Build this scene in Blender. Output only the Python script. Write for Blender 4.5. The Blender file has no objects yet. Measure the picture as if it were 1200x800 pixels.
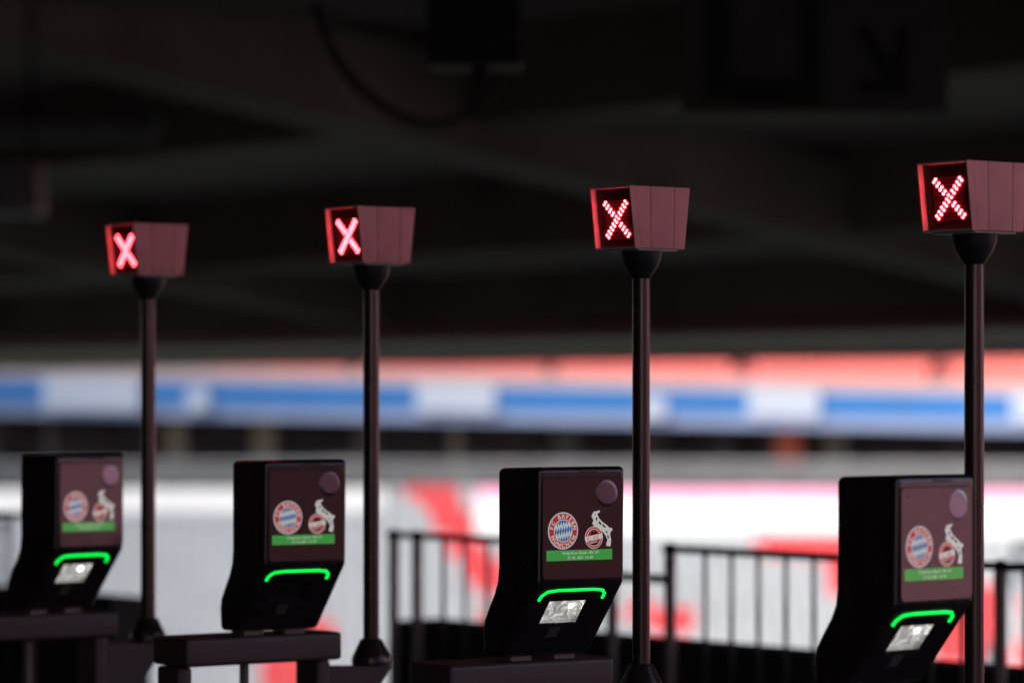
import bpy, bmesh, math, random
from mathutils import Vector, Matrix
R = math.radians
random.seed(7)
scene = bpy.context.scene
COL = scene.collection

# ------------------------------------------------------------------ camera
# World axes: X runs along the row of turnstiles, Y leads into the stadium.
FWD = Vector((-0.7963, 0.6049, 0.0))
RGT = Vector((0.6049, 0.7963, 0.0))
CAM = Vector((5.885, -4.815, 1.55))
FPX, HZ = 4190.0, 467.0                      # focal length and horizon of the 1200 px wide photograph
cam_d = bpy.data.cameras.new('camera')
cam_d.lens = 125.7
cam_d.sensor_width = 36.0
cam_d.shift_y = 67.0 / 1200.0
cam_d.clip_start = 0.1
cam_d.clip_end = 3000
cam_d.dof.use_dof = True
cam_d.dof.focus_distance = 7.2
cam_d.dof.aperture_fstop = 2.2
cam_d.dof.aperture_blades = 9
cam = bpy.data.objects.new('camera', cam_d)
COL.objects.link(cam)
cam.location = CAM
cam.rotation_euler = Matrix((RGT, Vector((0, 0, 1)), -FWD)).transposed().to_euler()
scene.camera = cam

# ------------------------------------------------------------------ world, sun, exposure
SUN_EL = R(38)
sun_dir = Vector((-0.22, -0.97, 0)).normalized() * math.cos(SUN_EL) + Vector((0, 0, math.sin(SUN_EL)))
world = bpy.data.worlds.new('World')
scene.world = world
world.use_nodes = True
wn = world.node_tree.nodes
wn.clear()
sky = wn.new('ShaderNodeTexSky')
sky.sky_type = 'NISHITA'
sky.sun_disc = False
sky.sun_elevation = SUN_EL
sky.sun_rotation = math.atan2(sun_dir.x, sun_dir.y)
bg = wn.new('ShaderNodeBackground')
bg.inputs['Strength'].default_value = 0.105
wo = wn.new('ShaderNodeOutputWorld')
world.node_tree.links.new(sky.outputs[0], bg.inputs[0])
world.node_tree.links.new(bg.outputs[0], wo.inputs[0])
sl = bpy.data.lights.new('sun', 'SUN')
sl.energy = 4.8
sl.angle = R(0.5)
sl.color = (1.0, 0.955, 0.89)
sun = bpy.data.objects.new('sun', sl)
COL.objects.link(sun)
sun.rotation_euler = (-sun_dir).to_track_quat('-Z', 'Y').to_euler()
sun.location = (0, -20, 30)

vs = scene.view_settings
vs.view_transform = 'Standard'
vs.look = 'None'
vs.exposure = 0.9
vs.gamma = 1.0
vs.use_curve_mapping = False
scene.cycles.use_denoising = True
scene.cycles.max_bounces = 7
scene.cycles.diffuse_bounces = 4
scene.cycles.glossy_bounces = 4
scene.cycles.sample_clamp_indirect = 6.0

# ------------------------------------------------------------------ helpers
def at(px, py, d):
    """world point seen at a photograph pixel, d metres in front of the camera"""
    return CAM + FWD * d + RGT * ((px - 600) / FPX * d) + Vector((0, 0, 1)) * ((HZ - py) / FPX * d)

def mat(name, col, rough=0.6, metal=0.0, spec=0.5, bump=0.0, bscale=40, var=0.0, vscale=6,
        emit=None, estr=0.0, coat=0.0, rvar=0.0):
    m = bpy.data.materials.new(name)
    m.use_nodes = True
    nt = m.node_tree
    b = nt.nodes['Principled BSDF']
    b.inputs['Base Color'].default_value = (*col, 1)
    b.inputs['Roughness'].default_value = rough
    b.inputs['Metallic'].default_value = metal
    b.inputs['Specular IOR Level'].default_value = spec
    b.inputs['Coat Weight'].default_value = coat
    b.inputs['Coat Roughness'].default_value = 0.05
    tc = None
    if var or bump or rvar:
        tc = nt.nodes.new('ShaderNodeTexCoord')
    if var or rvar:
        n = nt.nodes.new('ShaderNodeTexNoise')
        n.inputs['Scale'].default_value = vscale
        n.inputs['Detail'].default_value = 6
        nt.links.new(tc.outputs['Object'], n.inputs['Vector'])
        if var:
            mr = nt.nodes.new('ShaderNodeMapRange')
            mr.inputs[1].default_value = 0.3
            mr.inputs[2].default_value = 0.7
            mr.inputs[3].default_value = 1 - var
            mr.inputs[4].default_value = 1 + var
            nt.links.new(n.outputs['Fac'], mr.inputs[0])
            mx = nt.nodes.new('ShaderNodeMix')
            mx.data_type = 'RGBA'
            mx.blend_type = 'MULTIPLY'
            mx.inputs[0].default_value = 1
            mx.inputs[6].default_value = (*col, 1)
            nt.links.new(mr.outputs[0], mx.inputs[7])
            nt.links.new(mx.outputs[2], b.inputs['Base Color'])
        if rvar:
            mr = nt.nodes.new('ShaderNodeMapRange')
            mr.inputs[1].default_value = 0.3
            mr.inputs[2].default_value = 0.7
            mr.inputs[3].default_value = max(0.02, rough - rvar)
            mr.inputs[4].default_value = rough + rvar
            nt.links.new(n.outputs['Fac'], mr.inputs[0])
            nt.links.new(mr.outputs[0], b.inputs['Roughness'])
    if bump:
        n2 = nt.nodes.new('ShaderNodeTexNoise')
        n2.inputs['Scale'].default_value = bscale
        n2.inputs['Detail'].default_value = 5
        nt.links.new(tc.outputs['Object'], n2.inputs['Vector'])
        bp = nt.nodes.new('ShaderNodeBump')
        bp.inputs['Strength'].default_value = bump
        bp.inputs['Distance'].default_value = 0.01
        nt.links.new(n2.outputs['Fac'], bp.inputs['Height'])
        nt.links.new(bp.outputs[0], b.inputs['Normal'])
    if emit:
        b.inputs['Emission Color'].default_value = (*emit, 1)
        b.inputs['Emission Strength'].default_value = estr
    return m

M = {}
M['concrete'] = mat('concrete', (0.16, 0.122, 0.095), 0.85, var=0.25, vscale=0.9, bump=0.3, bscale=8)
M['dark_concrete'] = mat('dark_concrete', (0.145, 0.110, 0.082), 0.9, var=0.3, vscale=0.5, bump=0.3, bscale=6)
M['daylit_edge_concrete'] = mat('daylit_edge_concrete', (0.50, 0.45, 0.38), 0.85, var=0.2, vscale=0.7)  # lighter tone paints in the daylight along the ceiling's open edge
M['sign_grey'] = mat('sign_grey', (0.038, 0.034, 0.031), 0.8, spec=0.2, var=0.2, vscale=3)
M['asphalt'] = mat('asphalt', (0.07, 0.068, 0.065), 0.9, var=0.2, vscale=3, bump=0.3, bscale=60)
M['red_steel'] = mat('red_steel', (0.16, 0.018, 0.022), 0.5, var=0.15, vscale=2)
M['duct_metal'] = mat('duct_metal', (0.12, 0.125, 0.12), 0.5, metal=0.5, var=0.15, vscale=3)
M['black_paint'] = mat('black_paint', (0.010, 0.009, 0.009), 0.7, spec=0.15, var=0.2, vscale=5)
M['housing'] = mat('reader_black', (0.030, 0.017, 0.019), 0.24, spec=0.85, bump=0.04, bscale=350, rvar=0.09, var=0.35, vscale=14)
M['glass'] = mat('screen_glass', (0.012, 0.009, 0.010), 0.06, spec=0.95, rvar=0.03, vscale=9)
M['bezel'] = mat('screen_gasket', (0.008, 0.007, 0.007), 0.5)
M['frame'] = mat('turnstile_paint', (0.10, 0.055, 0.058), 0.40, spec=0.6, bump=0.08, bscale=260, rvar=0.08, vscale=14)
M['pole'] = mat('pole_paint', (0.105, 0.060, 0.060), 0.26, spec=0.7, metal=0.6, rvar=0.06, vscale=20)
M['lamp'] = mat('lamp_paint', (0.48, 0.185, 0.18), 0.45, metal=0.55, bump=0.04, bscale=300, rvar=0.08, vscale=12)
M['lamp_dark'] = mat('lamp_black', (0.022, 0.018, 0.018), 0.5)
M['hood'] = mat('hood_inside', (0.72, 0.66, 0.66), 0.45)
M['plate'] = mat('lamp_plate', (0.72, 0.68, 0.66), 0.5)
M['led_board'] = mat('led_board', (0.05, 0.012, 0.016), 0.35)
M['led'] = mat('led_red', (0.3, 0.02, 0.03), 0.4, emit=(1.0, 0.032, 0.042), estr=30)
M['led_off'] = mat('led_idle', (0.16, 0.01, 0.02), 0.3, emit=(1.0, 0.0, 0.05), estr=0.05)
M['green_led'] = mat('green_led', (0.02, 0.25, 0.05), 0.4, emit=(0.0, 1.0, 0.075), estr=0.85)
M['lens'] = mat('sensor_lens', (0.20, 0.22, 0.27), 0.12, metal=0.9)
M['foil'] = mat('reflector_foil', (0.78, 0.78, 0.76), 0.22, metal=0.9, bump=0.9, bscale=55)
M['scan_glow'] = mat('scan_glow', (0.5, 0.5, 0.5), 0.3, bump=0.6, bscale=60)
nt = M['scan_glow'].node_tree
b_ = nt.nodes['Principled BSDF']
tc_ = nt.nodes.new('ShaderNodeTexCoord')
n1 = nt.nodes.new('ShaderNodeTexNoise'); n1.inputs['Scale'].default_value = 42; n1.inputs['Detail'].default_value = 3; n1.inputs['Distortion'].default_value = 1.6
cr = nt.nodes.new('ShaderNodeValToRGB')
cr.color_ramp.elements[0].position = 0.36; cr.color_ramp.elements[0].color = (0.26, 0.25, 0.22, 1)
cr.color_ramp.elements[1].position = 0.66; cr.color_ramp.elements[1].color = (1.0, 0.99, 0.97, 1)
e_ = cr.color_ramp.elements.new(0.5); e_.color = (0.46, 0.45, 0.42, 1)
nt.links.new(tc_.outputs['Object'], n1.inputs['Vector']); nt.links.new(n1.outputs['Fac'], cr.inputs[0])
nt.links.new(cr.outputs[0], b_.inputs['Emission Color']); b_.inputs['Emission Strength'].default_value = 0.42
M['scan_lamp'] = mat('scan_lamp', (0.9, 0.9, 0.9), 0.4, emit=(0.93, 0.95, 1.0), estr=5)
M['scan_warm'] = mat('scan_lamp_warm', (0.9, 0.8, 0.4), 0.4, emit=(1.0, 0.82, 0.25), estr=5)
M['scan_off'] = mat('scan_lamp_off', (0.02, 0.02, 0.02), 0.3)
M['sticker'] = mat('sticker_grey', (0.11, 0.085, 0.08), 0.6, var=0.3, vscale=300)
M['slot_red'] = mat('slot_red', (0.10, 0.018, 0.02), 0.4)
def ink(name, c, e):
    return mat(name, tuple(x * 0.25 for x in c), 0.12, emit=c, estr=e)
M['i_white'] = ink('screen_white', (0.80, 0.79, 0.76), 0.27)
M['i_red'] = ink('screen_red', (0.72, 0.045, 0.05), 0.24)
M['i_blue'] = ink('screen_blue', (0.02, 0.20, 0.50), 0.26)
M['i_black'] = ink('screen_black', (0.01, 0.01, 0.01), 0.3)
M['i_green'] = ink('screen_green', (0.06, 0.46, 0.08), 0.27)
M['rail'] = mat('railing_paint', (0.035, 0.026, 0.026), 0.4, rvar=0.1, vscale=20)
M['post'] = mat('railing_post_paint', (0.27, 0.17, 0.16), 0.45, rvar=0.1, vscale=20)
M['parapet'] = mat('parapet_concrete', (0.05, 0.043, 0.04), 0.9, var=0.25, vscale=3)
M['seat_grey'] = mat('seat_pale_grey', (0.43, 0.44, 0.45), 0.5, var=0.06, vscale=0.6)
M['seat_red'] = mat('seat_red', (0.72, 0.065, 0.072), 0.45, var=0.06, vscale=0.6)
M['seat_reflect_pale'] = mat('seat_reflect_pale_red', (0.78, 0.40, 0.44), 0.5, var=0.1, vscale=0.3)  # paler block of the unseen stand, brightens the screen reflections
M['seat_reflect_dim'] = mat('seat_reflect_dim_red', (0.30, 0.11, 0.12), 0.5, var=0.1, vscale=0.3)  # darker block of the unseen stand, keeps screen reflections dim
M['seat_up'] = mat('seat_upper_red', (0.80, 0.21, 0.18), 0.45, var=0.08, vscale=0.6)
M['step'] = mat('stand_concrete', (0.36, 0.37, 0.38), 0.85, var=0.1, vscale=0.6)
M['step_red'] = mat('stand_concrete_red', (0.42, 0.10, 0.09), 0.85, var=0.1, vscale=0.6)
M['step_light'] = mat('stand_concrete_light', (0.45, 0.45, 0.45), 0.85, var=0.1, vscale=0.6)
M['board_white'] = mat('board_white', (0.41, 0.45, 0.53), 0.5)
M['board_blue'] = mat('board_blue', (0.028, 0.15, 0.40), 0.4, var=0.08, vscale=0.5)
M['board_lavender'] = mat('board_lavender', (0.24, 0.30, 0.46), 0.5, var=0.05, vscale=0.4)
M['board_cream'] = mat('board_cream', (0.42, 0.33, 0.32), 0.5, var=0.05, vscale=0.4)
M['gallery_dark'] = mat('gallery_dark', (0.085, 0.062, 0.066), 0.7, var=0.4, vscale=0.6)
M['gallery_grey'] = mat('gallery_grey', (0.12, 0.12, 0.12), 0.6, var=0.25, vscale=0.35)
M['gallery_beige'] = mat('gallery_beige', (0.36, 0.31, 0.24), 0.7)
M['orange'] = mat('orange_cloth', (0.62, 0.11, 0.05), 0.7)
M['magenta'] = mat('magenta_stripe', (0.78, 0.30, 0.44), 0.5)
M['banner_grey'] = mat('banner_off_white', (0.46, 0.455, 0.445), 0.6, var=0.06, vscale=0.8)
M['banner_white'] = mat('banner_white', (0.60, 0.59, 0.59), 0.6, var=0.04, vscale=0.8)
M['grass'] = mat('grass', (0.05, 0.11, 0.025), 0.9, var=0.3, vscale=0.3)

def link(name, me, m=None, parent=None):
    o = bpy.data.objects.new(name, me)
    COL.objects.link(o)
    if m is not None and not me.materials:
        me.materials.append(m if not isinstance(m, str) else M[m])
    if parent is not None:
        o.parent = parent
    if me.get('wn'):
        wmod = o.modifiers.new('weighted_normals', 'WEIGHTED_NORMAL')
        wmod.keep_sharp = True
    return o

def mesh_of(bm, name, smooth=None):
    me = bpy.data.meshes.new(name)
    bmesh.ops.recalc_face_normals(bm, faces=bm.faces)
    bm.to_mesh(me)
    bm.free()
    if smooth is not None:
        me['wn'] = 1
        for p in me.polygons:
            p.use_smooth = True
        try:
            me.set_sharp_from_angle(angle=R(smooth))
        except Exception:
            pass
    return me

def box(bm, lo, hi):
    vs_ = [bm.verts.new((x, y, z)) for x in (lo[0], hi[0]) for y in (lo[1], hi[1]) for z in (lo[2], hi[2])]
    for f in ((0, 1, 3, 2), (4, 6, 7, 5), (0, 4, 5, 1), (2, 3, 7, 6), (0, 2, 6, 4), (1, 5, 7, 3)):
        bm.faces.new([vs_[i] for i in f])
    return vs_

def box_mesh(name, lo, hi, bev=0.0, seg=2):
    bm = bmesh.new()
    box(bm, lo, hi)
    if bev:
        bmesh.ops.bevel(bm, geom=bm.edges[:], offset=bev, segments=seg, profile=0.5, affect='EDGES')
    return mesh_of(bm, name, 35 if bev else None)

def lathe_mesh(name, prof, n=24, c=(0, 0)):
    """prof: list of (radius, z)"""
    bm = bmesh.new()
    rings = []
    for r, z in prof:
        if r < 1e-6:
            rings.append([bm.verts.new((c[0], c[1], z))])
        else:
            rings.append([bm.verts.new((c[0] + r * math.cos(2 * math.pi * k / n), c[1] + r * math.sin(2 * math.pi * k / n), z)) for k in range(n)])
    for a, b in zip(rings, rings[1:]):
        for k in range(n):
            k2 = (k + 1) % n
            if len(a) == 1 and len(b) > 1:
                bm.faces.new((a[0], b[k], b[k2]))
            elif len(b) == 1 and len(a) > 1:
                bm.faces.new((a[k], a[k2], b[0]))
            elif len(a) > 1:
                bm.faces.new((a[k], a[k2], b[k2], b[k]))
    return mesh_of(bm, name, 35)

def tube_between(bm, p, q, r, n=10):
    p, q = Vector(p), Vector(q)
    d = (q - p).normalized()
    a = d.orthogonal().normalized()
    b = d.cross(a)
    ra = [bm.verts.new(p + (a * math.cos(t) + b * math.sin(t)) * r) for t in [2 * math.pi * k / n for k in range(n)]]
    rb = [bm.verts.new(q + (a * math.cos(t) + b * math.sin(t)) * r) for t in [2 * math.pi * k / n for k in range(n)]]
    for k in range(n):
        bm.faces.new((ra[k], ra[(k + 1) % n], rb[(k + 1) % n], rb[k]))
    bm.faces.new(ra[::-1])
    bm.faces.new(rb)

def thing(name, loc, label, cat, group=None):
    o = bpy.data.objects.new(name, None)
    o.empty_display_size = 0.2
    COL.objects.link(o)
    o.location = loc
    tag(o, label, cat, group)
    return o

def tag(o, label=None, cat=None, group=None, kind=None):
    if label: o['label'] = label
    if cat: o['category'] = cat
    if group: o['group'] = group
    if kind: o['kind'] = kind
    return o

# ------------------------------------------------------------------ setting: ground, pitch, concourse
bm = bmesh.new()
vv = [bm.verts.new((x, y, -15.0)) for x, y in ((-1500, -1500), (1500, -1500), (1500, 1500), (-1500, 1500))]
bm.faces.new(vv)
tag(link('ground', mesh_of(bm, 'ground'), 'asphalt'), kind='structure')

CEN = Vector((CAM.x, CAM.y, 0)) + FWD * 70.0
bm = bmesh.new()
vv = [bm.verts.new((CEN.x + 47 * math.cos(t), CEN.y + 47 * math.sin(t), -14.2)) for t in [2 * math.pi * k / 64 for k in range(64)]]
bm.faces.new(vv)
tag(link('pitch', mesh_of(bm, 'pitch'), 'grass'), kind='structure')

tag(link('concourse_floor', box_mesh('concourse_floor', (-80, -14, -0.6), (14, 3.2, 0.0)), 'asphalt'), kind='structure')

# ceiling: flat slab over the concourse, then the stepped underside of the tier above
bm = bmesh.new()
box(bm, (-80, -14, 5.6), (14, 4.2, 6.4))
tag(link('concourse_ceiling', mesh_of(bm, 'concourse_ceiling'), 'dark_concrete'), kind='structure')
steps = [(4.2, 5.25), (8.4, 4.55), (12.6, 3.80), (16.8, 3.02), (20.6, 2.26), (25.4, 2.26)]
bm = bmesh.new()
X0, X1 = -80.0, 4.0
prof = []
for i, (y, z) in enumerate(steps):
    prof.append((y, z))
    if i + 1 < len(steps):
        prof.append((steps[i + 1][0], z))
top = [(y, z + 0.9) for y, z in reversed(prof)]
pp = prof + top
ra = [bm.verts.new((X0, y, z)) for y, z in pp]
rb = [bm.verts.new((X1, y, z)) for y, z in pp]
for k in range(len(pp)):
    bm.faces.new((ra[k], ra[(k + 1) % len(pp)], rb[(k + 1) % len(pp)], rb[k]))
bm.faces.new(ra[::-1]); bm.faces.new(rb)
soffit = tag(link('stepped_ceiling', mesh_of(bm, 'stepped_ceiling'), 'dark_concrete'), kind='structure')
eb = link('ceiling_edge', box_mesh('ceiling_edge', (X0, 25.404, 2.04), (X1, 26.0, 3.6), 0.02), 'daylit_edge_concrete', soffit)
link('daylit_edge_plate', box_mesh('daylit_edge_plate', (X0, 20.7, 2.225), (X1, 25.402, 2.256)), 'daylit_edge_concrete', soffit)  # thin plate added so the last span shows the painted daylight
# raking beams under the stepped ceiling
for k, x in enumerate((-66, -54, -42, -30, -18, -6)):
    bm = bmesh.new()
    sec = [(4.3, 4.85), (20.2, 2.42), (20.2, 3.1), (4.3, 5.6)]
    a = [bm.verts.new((x - 0.4, y, z)) for y, z in sec]
    b = [bm.verts.new((x + 0.4, y, z)) for y, z in sec]
    for j in range(4):
        bm.faces.new((a[j], a[(j + 1) % 4], b[(j + 1) % 4], b[j]))
    bm.faces.new(a[::-1]); bm.faces.new(b)
    link('raking_beam', mesh_of(bm, 'raking_beam'), 'concrete', soffit)
# red steel beam and grey service pipe below the steps
bm = bmesh.new()
tube_between(bm, (-75, 19.9, 2.34), (3, 19.9, 2.34), 0.07, 12)
tag(link('ceiling_pipe', mesh_of(bm, 'ceiling_pipe', 40), 'red_steel'), 'dark red service pipe running under the stepped ceiling', 'pipe')

# unseen rear wall, added to keep daylight out of the concourse
w = tag(link('light_block_wall', box_mesh('light_block_wall', (-80, -14.6, -0.6), (14, -14.004, 6.4)), 'dark_concrete'),
        'unseen dark rear wall added to keep light out of the concourse', 'wall')
# near lower terrace falling away to the pitch
bm = bmesh.new()
rows = 24
pr = []
for i in range(rows):
    y = 3.3 + i * 0.85
    z = -0.75 - i * 0.5
    pr += [(y, z), (y + 0.85, z)]
pr += [(pr[-1][0], -14.9), (3.3, -14.9)]
a = [bm.verts.new((-52, y, z)) for y, z in pr]
b = [bm.verts.new((22, y, z)) for y, z in pr]
for j in range(len(pr)):
    bm.faces.new((a[j], a[(j + 1) % len(pr)], b[(j + 1) % len(pr)], b[j]))
bm.faces.new(a[::-1]); bm.faces.new(b)
tag(link('terrace', mesh_of(bm, 'terrace'), 'step'), kind='structure')

# ------------------------------------------------------------------ far grandstand (curved round the pitch)
def rp(phi, r, z, dip=0.0):
    v = FWD * (r * math.cos(phi)) + RGT * (r * math.sin(phi))
    return Vector((v.x, v.y, z - dip * 70 * math.sin(max(-1.2, min(1.2, phi)))))
P0, P1 = R(-42), R(75)
def ring(name, pts, m, parent, p0=P0, p1=P1, n=None, dip=0.0, close=False):
    n = n or max(2, int((p1 - p0) / R(2)))
    bm = bmesh.new()
    rs = [[bm.verts.new(rp(p0 + (p1 - p0) * k / n, r, z, dip)) for r, z in pts] for k in range(n + 1)]
    L = len(pts)
    for k in range(n):
        for j in range(L if close else L - 1):
            bm.faces.new((rs[k][j], rs[k + 1][j], rs[k + 1][(j + 1) % L], rs[k][(j + 1) % L]))
    if close:
        bm.faces.new(rs[0]); bm.faces.new(rs[-1][::-1])
    return link(name, mesh_of(bm, name), m, parent)
def rect_ring(name, r0, r1, z0, z1, m, parent, **k):
    return ring(name, [(r0, z0), (r1, z0), (r1, z1), (r0, z1)], m, parent, close=True, **k)

DIP = 0.0167
stand = thing('grandstand', (CEN.x, CEN.y, 0), 'sunlit stadium grandstand with red upper seats above a blue ribbon board', 'grandstand')
# lower tier steps
LR, LZ, NR, DR, DZ = 69.0, -2.65, 27, 0.80, 0.42
pts = []
for i in range(NR):
    r = LR - i * DR; z = LZ - i * DZ
    pts += [(r, z), (r - DR, z)]
pts += [(pts[-1][0], -15), (LR + 3, -15), (LR + 3, LZ)]
ring('lower_terrace', pts, 'step', stand, close=True, n=96)
# upper tier steps
UR, UZ, NU, DUR, DUZ = 70.6, 1.95, 24, 0.80, 0.46
pts = [(UR - 0.4, UZ - 0.35), (UR - 0.4, UZ)]
for i in range(NU):
    r = UR + i * DUR; z = UZ + i * DUZ
    pts += [(r, z), (r + DUR, z)]
pts += [(pts[-1][0], 14.5), (pts[-1][0] + 1, 14.5), (pts[-1][0] + 1, UZ + 0.5), (UR + 4, UZ - 0.35)]
ring('upper_terrace', pts, 'step_red', stand, close=True, n=96, dip=DIP)

SEAT_BOX = (((-0.215, -0.02, 0.40), (0.215, 0.05, 0.80)), ((-0.215, -0.42, 0.38), (0.215, -0.03, 0.45)))
def seat_field(name, rowlist, m, parent, keep, dip=0.0, a0=-40, a1=60, sp=0.52):
    V, F = [], []
    for ri, (r, z) in enumerate(rowlist):
        n = int(R(a1 - a0) * r / sp)
        for k in range(n):
            phi = R(a0) + R(a1 - a0) * (k + 0.5) / n
            if not keep(r, z, phi, ri, k):
                continue
            er = FWD * math.cos(phi) + RGT * math.sin(phi)
            et = RGT * math.cos(phi) - FWD * math.sin(phi)
            o = rp(phi, r, z, dip)
            for lo, hi in SEAT_BOX:
                b = len(V)
                for x in (lo[0], hi[0]):
                    for y in (lo[1], hi[1]):
                        for zz in (lo[2], hi[2]):
                            V.append(tuple(o + et * x + er * y + Vector((0, 0, zz))))
                for f in ((0, 1, 3, 2), (4, 6, 7, 5), (0, 4, 5, 1), (2, 3, 7, 6), (0, 2, 6, 4), (1, 5, 7, 3)):
                    F.append([b + i for i in f])
    me = bpy.data.meshes.new(name)
    me.from_pydata(V, [], F)
    o = link(name, me, m, parent)
    o['kind'] = 'stuff'
    return o
lower_rows = [(LR - i * DR - 0.28, LZ - i * DZ) for i in range(NR)]
upper_rows = [(UR + (i + 1) * DUR - 0.12, UZ + i * DUZ) for i in range(NU)]
def red_letter(r, z, phi):
    # strokes of the huge letters laid out in red seats, in metres along the stand and height
    x = r * math.sin(phi); h = z
    t_ = -2.0 - h
    if -6.2 < h < 0 and -4.5 + t_ * 0.8 < x < -2.8 + t_ * 0.72: return True
    if -7.8 < h < -6.6 and -1.25 < x < -0.5: return True
    if -6.4 < h < -5.1 and 11.8 < x < 14.0: return True
    if -5.1 < h < -3.9 and 9.2 < x < 14.0: return True
    if -7.6 < h < -6.6 and 5.0 < x < 6.6: return True
    if -7.0 < h < -6.2 and 4.3 < x < 5.0: return True
    if -8.3 < h < -6.0 and 15.0 < x < 30: return True
    if -9.4 < h < -7.2 and -8.7 < x < -6.6: return True
    return phi > R(24) and math.sin(x * 0.35 + h * 0.2) > 0.1
def covered(r, phi, row):        # rows hidden under the cloth banners
    px = 600 + r * math.sin(phi) / (70 + r * math.cos(phi)) * FPX
    return (px < 452 and row < 2) or (px > 556 and row < 4)
def lower_aisle(phi):
    return abs(((math.degrees(phi) + 17) % 34) - 17) > 16.5
def aisle(phi):
    return abs(((math.degrees(phi) + 3.1) % 6.2) - 3.1) < 0.26
seat_field('pale_seats', lower_rows, 'seat_grey', stand, lambda r, z, p, i, k: not red_letter(r, z, p) and not covered(r, p, i) and not lower_aisle(p))
seat_field('red_seats', lower_rows, 'seat_red', stand, lambda r, z, p, i, k: red_letter(r, z, p) and not covered(r, p, i) and not lower_aisle(p))
seat_field('upper_seats', upper_rows, 'seat_up', stand, lambda r, z, p, i, k: not aisle(p - 0.02), dip=DIP)
# beyond what is built seat by seat, rows of benches
for rows_, m, dp in ((lower_rows, 'seat_red', 0), (upper_rows, 'seat_up', DIP)):
    for i, (r, z) in enumerate(rows_):
        o = rect_ring('seat_row', r - 0.4, r + 0.04, z + 0.38, z + 0.78, m, stand, p0=R(60), p1=R(75), n=8, dip=dp)
# tier front: cream lip, blue ribbon, lavender foot, white advertising panels
rect_ring('tier_front', 69.9, 70.18, 0.62, 2.42, 'board_lavender', stand, dip=DIP, n=96)
rect_ring('cream_band', 69.86, 69.897, 2.02, 2.50, 'board_cream', stand, dip=DIP, n=96)
rect_ring('blue_ribbon', 69.83, 69.895, 1.12, 1.98, 'board_blue', stand, dip=DIP, n=96)
def panel(px0, px1, zt, zb, m, name='white_panel', rr=69.76):
    f = lambda px: math.asin((px - 600) / FPX * 140 / 70)
    return rect_ring(name, rr, rr + 0.06, zb, zt, m, stand, p0=f(px0), p1=f(px1), n=4, dip=DIP)
panel(60, 168, 2.12, 0.85, 'board_white')
panel(222, 246, 1.75, 0.95, 'board_white')
panel(488, 580, 2.1, 1.0, 'board_white')
panel(752, 780, 1.7, 0.9, 'board_white')
panel(876, 958, 2.1, 1.0, 'board_white')
panel(1176, 1260, 2.1, 1.0, 'board_white')
# gallery under the upper tier
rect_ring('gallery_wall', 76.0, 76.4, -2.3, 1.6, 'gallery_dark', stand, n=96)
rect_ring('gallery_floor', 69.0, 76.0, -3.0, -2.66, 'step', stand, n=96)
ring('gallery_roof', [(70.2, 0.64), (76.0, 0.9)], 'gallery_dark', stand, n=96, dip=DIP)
ang = -30.0
while ang < 30:
    ang += random.uniform(0.9, 4.2)
    ph = R(ang)
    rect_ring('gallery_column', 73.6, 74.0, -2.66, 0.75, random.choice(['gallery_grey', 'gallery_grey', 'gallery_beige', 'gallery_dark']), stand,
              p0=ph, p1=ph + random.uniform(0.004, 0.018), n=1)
# balustrade in front of the gallery
rect_ring('balustrade', 69.4, 69.46, -2.6, -1.02, 'gallery_grey', stand, n=96)
rect_ring('handrail', 69.35, 69.48, -0.98, -0.90, 'step_light', stand, n=96)
for k in range(14):
    px = 20 + k * 92 + random.uniform(-20, 20)
    ph = math.asin((px - 600) / FPX * 140 / 70)
    rect_ring('counter', 72.2, 73.0, -2.3, random.uniform(-1.3, -0.75), random.choice(['gallery_grey', 'gallery_beige', 'gallery_grey']),
              stand, p0=ph, p1=ph + random.uniform(0.006, 0.02), n=2)
ph = math.asin((905 - 600) / FPX * 140 / 70)
rect_ring('orange_board', 71.2, 71.4, -1.2, 0.25, 'orange', stand, p0=ph, p1=ph + 0.014, n=2)
# cloth banners over the top rows
def bangle(px): return math.asin((px - 600) / FPX * 139 / 69)
def banner_point(ph, z, lift=0.0):
    return rp(ph, 68.9 - (-1.93 - z) * 1.9 - lift, z + lift * 0.6)
def cloth(name, px0, px1, z1, z0, m, lift=0.0, th_=0.02):
    bm = bmesh.new()
    n = max(4, int((px1 - px0) / 14))
    V = [[], [], [], []]
    for k in range(n + 1):
        ph = bangle(px0) + (bangle(px1) - bangle(px0)) * k / n
        wob = 0.025 * math.sin(k * 1.7) + 0.02 * math.sin(k * 0.61)
        for j, (z, l_) in enumerate(((z1, lift), (z0, lift), (z0, lift - th_), (z1, lift - th_))):
            V[j].append(bm.verts.new(banner_point(ph, z + wob * (0.4 if j in (0, 3) else 1), l_)))
    for j in range(4):
        for k in range(n):
            bm.faces.new((V[j][k], V[j][k + 1], V[(j + 1) % 4][k + 1], V[(j + 1) % 4][k]))
    return link(name, mesh_of(bm, name), m)
b = cloth('banner', -300, 452, -1.93, -2.85, 'banner_grey')
b.location = (CEN.x, CEN.y, 0)
tag(b, 'plain white banner draped over the seats without any stripe', 'banner')
b = cloth('banner', 556, 1500, -1.93, -3.60, 'banner_white')
b.location = (CEN.x, CEN.y, 0)
tag(b, 'white banner with a magenta stripe draped over the top rows', 'banner')
o = cloth('stripe', 558, 1498, -1.95, -2.38, 'magenta', lift=0.03, th_=0.015)
o.parent = b

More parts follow.
